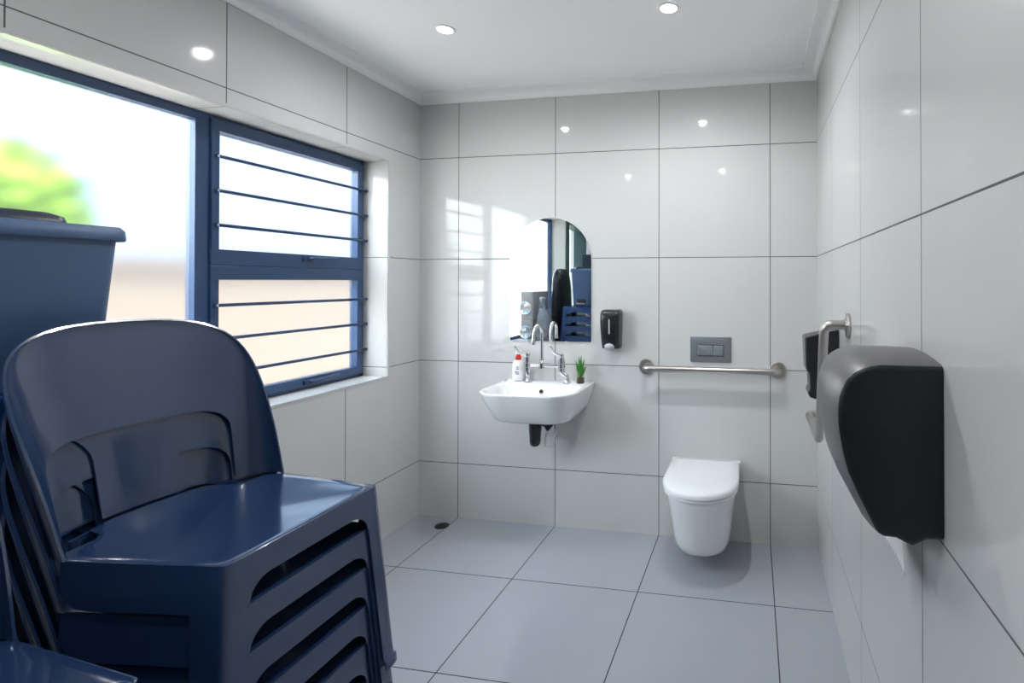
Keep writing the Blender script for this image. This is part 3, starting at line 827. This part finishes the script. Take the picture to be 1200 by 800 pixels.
# ------------------------------------------------------------------ big paper dispenser on the right wall
pd = thing('paper_dispenser', 'large black paper towel dispenser on the right wall in the foreground', 'dispenser', (W, -1.7, .92))
prof = [(.001, 1.236), (.055, 1.236), (.105, 1.236), (.122, 1.233), (.138, 1.228), (.152, 1.219), (.163, 1.208), (.171, 1.193), (.177, 1.175), (.179, 1.153), (.179, 1.130), (.177, 1.110), (.171, 1.075), (.162, 1.039),
        (.145, 1.000), (.129, .968), (.114, .938), (.108, .931), (.100, .927), (.079, .926), (.066, .920), (.051, .914), (.040, .920), (.027, .927), (.001, .929)]
cx_, cz_ = .06, 1.09
rings = []
for y, ins, bul in ((-1.850, .012, 0), (-1.8485, .006, 0), (-1.844, .001, 0), (-1.835, -.002, 0), (-1.80, -.008, 0), (-1.75, -.013, 0), (-1.70, -.014, 0), (-1.65, -.012, 0), (-1.60, -.006, 0), (-1.562, .0, 0), (-1.552, .006, 0), (-1.548, .014, 0)):
    ring = []
    for i, (a, b) in enumerate(prof):
        d = Vector((a - cx_, (b - cz_) * .6)); d.normalize()
        na, nb = a - d.x * ins, b - d.y * ins * 1.0
        if a < .002: na = .001
        ring.append((W - na, y, nb))
    rings.append(ring)
at_world(MB().loft(rings[2:], (False, True)).obj('cover', M_lit_face, angle=55), pd)
at_world(MB().loft(rings[:3], (True, False)).obj('end_panel', M_shaded_side, angle=55), pd)
at_world(MB().box((W - .0009, -1.84, .935), (W, -1.56, 1.228)).obj('mounting_plate', M_shaded_side, smooth=False), pd)
q = MB()
q.lathe([(.004, 0), (.004, .0015), (0, .002)], (W - .098, -1.8495, 1.128), (0, -1, 0), 14, (True, False))
q.lathe([(.004, 0), (.004, .0015), (0, .002)], (W - .080, -1.8495, .985), (0, -1, 0), 14, (True, False))
at_world(q.obj('cover_screw', M_black), pd)
# torn sheet of paper with a saw tooth edge
N = 22; v = []; f_ = []
for k in range(N + 1):
    t = k / N; y = -1.752 + .165 * t
    zb = .811 + (.006 if k % 2 else -.003)
    for row in range(3):
        zz = .935 + (zb - .935) * row / 2
        v.append((W - .047 + .004 * math.sin(t * 3) + .004 * row, y, zz))
f_ = [(k * 3 + r, (k + 1) * 3 + r, (k + 1) * 3 + r + 1, k * 3 + r + 1) for k in range(N) for r in range(2)]
at_world(link('paper_sheet', v, f_, M_paper, solid=.0006, angle=60), pd)

# ------------------------------------------------------------------ light from outdoors
w = bpy.data.worlds.new('sky'); bpy.context.scene.world = w; w.use_nodes = True
nt = w.node_tree; bg = nt.nodes['Background']
# hazy sky: pale blue at the horizon, brighter overhead, with a bright glow added over the yard's near end to light the room
tc = nt.nodes.new('ShaderNodeTexCoord'); sp = nt.nodes.new('ShaderNodeSeparateXYZ'); cr = nt.nodes.new('ShaderNodeValToRGB')
L = nt.links.new
L(tc.outputs['Generated'], sp.inputs[0]); L(sp.outputs['Z'], cr.inputs[0])
cr.color_ramp.elements[0].position = 0.0; cr.color_ramp.elements[0].color = (0.40, 0.52, 0.70, 1)
cr.color_ramp.elements[1].position = 0.85; cr.color_ramp.elements[1].color = (0.7, 1.05, 1.6, 1)
dt = nt.nodes.new('ShaderNodeVectorMath'); dt.operation = 'DOT_PRODUCT'
L(tc.outputs['Generated'], dt.inputs[0]); dt.inputs[1].default_value = Vector((-.48, -.82, .32)).normalized()
mr_ = nt.nodes.new('ShaderNodeMapRange'); mr_.interpolation_type = 'SMOOTHSTEP'
mr_.inputs['From Min'].default_value = 0.35; mr_.inputs['From Max'].default_value = 0.95; mr_.inputs['To Min'].default_value = 0; mr_.inputs['To Max'].default_value = 5.0
L(dt.outputs['Value'], mr_.inputs['Value'])
cc = nt.nodes.new('ShaderNodeMix'); cc.data_type = 'RGBA'; cc.blend_type = 'ADD'; cc.inputs['Factor'].default_value = 1
gc = nt.nodes.new('ShaderNodeVectorMath'); gc.operation = 'SCALE'; gc.inputs[0].default_value = (.92, .97, 1.0); L(mr_.outputs[0], gc.inputs['Scale'])
L(cr.outputs[0], cc.inputs['A']); L(gc.outputs[0], cc.inputs['B']); L(cc.outputs['Result'], bg.inputs['Color'])
bg.inputs['Strength'].default_value = 1.0
S = bpy.data.lights.new('sun', 'SUN'); S.energy = 9.0; S.angle = R(1.0); S.color = (1, .95, .88)
so = bpy.data.objects.new('sun', S); C.objects.link(so)
sd_ = Vector((-.17, .10, -.97)).normalized(); so.rotation_euler = sd_.to_track_quat('-Z', 'Y').to_euler(); so.location = (4, -2, 8)

# ------------------------------------------------------------------ camera
cam = bpy.data.cameras.new('camera'); co = bpy.data.objects.new('camera', cam); C.objects.link(co)
yaw, pit, rol = -0.1729, 0.0080, 0.0003
fw = Vector((math.sin(yaw) * math.cos(pit), math.cos(yaw) * math.cos(pit), math.sin(pit)))
rt = Vector((math.cos(yaw), -math.sin(yaw), 0)); up = rt.cross(fw)
rt2 = rt * math.cos(rol) + up * math.sin(rol); up2 = up * math.cos(rol) - rt * math.sin(rol)
co.matrix_world = Matrix(((rt2.x, up2.x, -fw.x, 1.9624), (rt2.y, up2.y, -fw.y, -2.8497), (rt2.z, up2.z, -fw.z, 1.3841), (0, 0, 0, 1)))
cam.sensor_fit = 'HORIZONTAL'; cam.sensor_width = 36; cam.lens = 616.08 / 1200 * 36
cam.shift_x = (600 - 774.11) / 1200; cam.shift_y = (325.88 - 400) / 1200
cam.clip_start = 0.02; cam.clip_end = 100
sc = bpy.context.scene; sc.camera = co
sc.view_settings.view_transform = 'Standard'; sc.view_settings.look = 'None'
sc.view_settings.gamma = 1; sc.view_settings.use_curve_mapping = False
sc.view_settings.exposure = 1.24
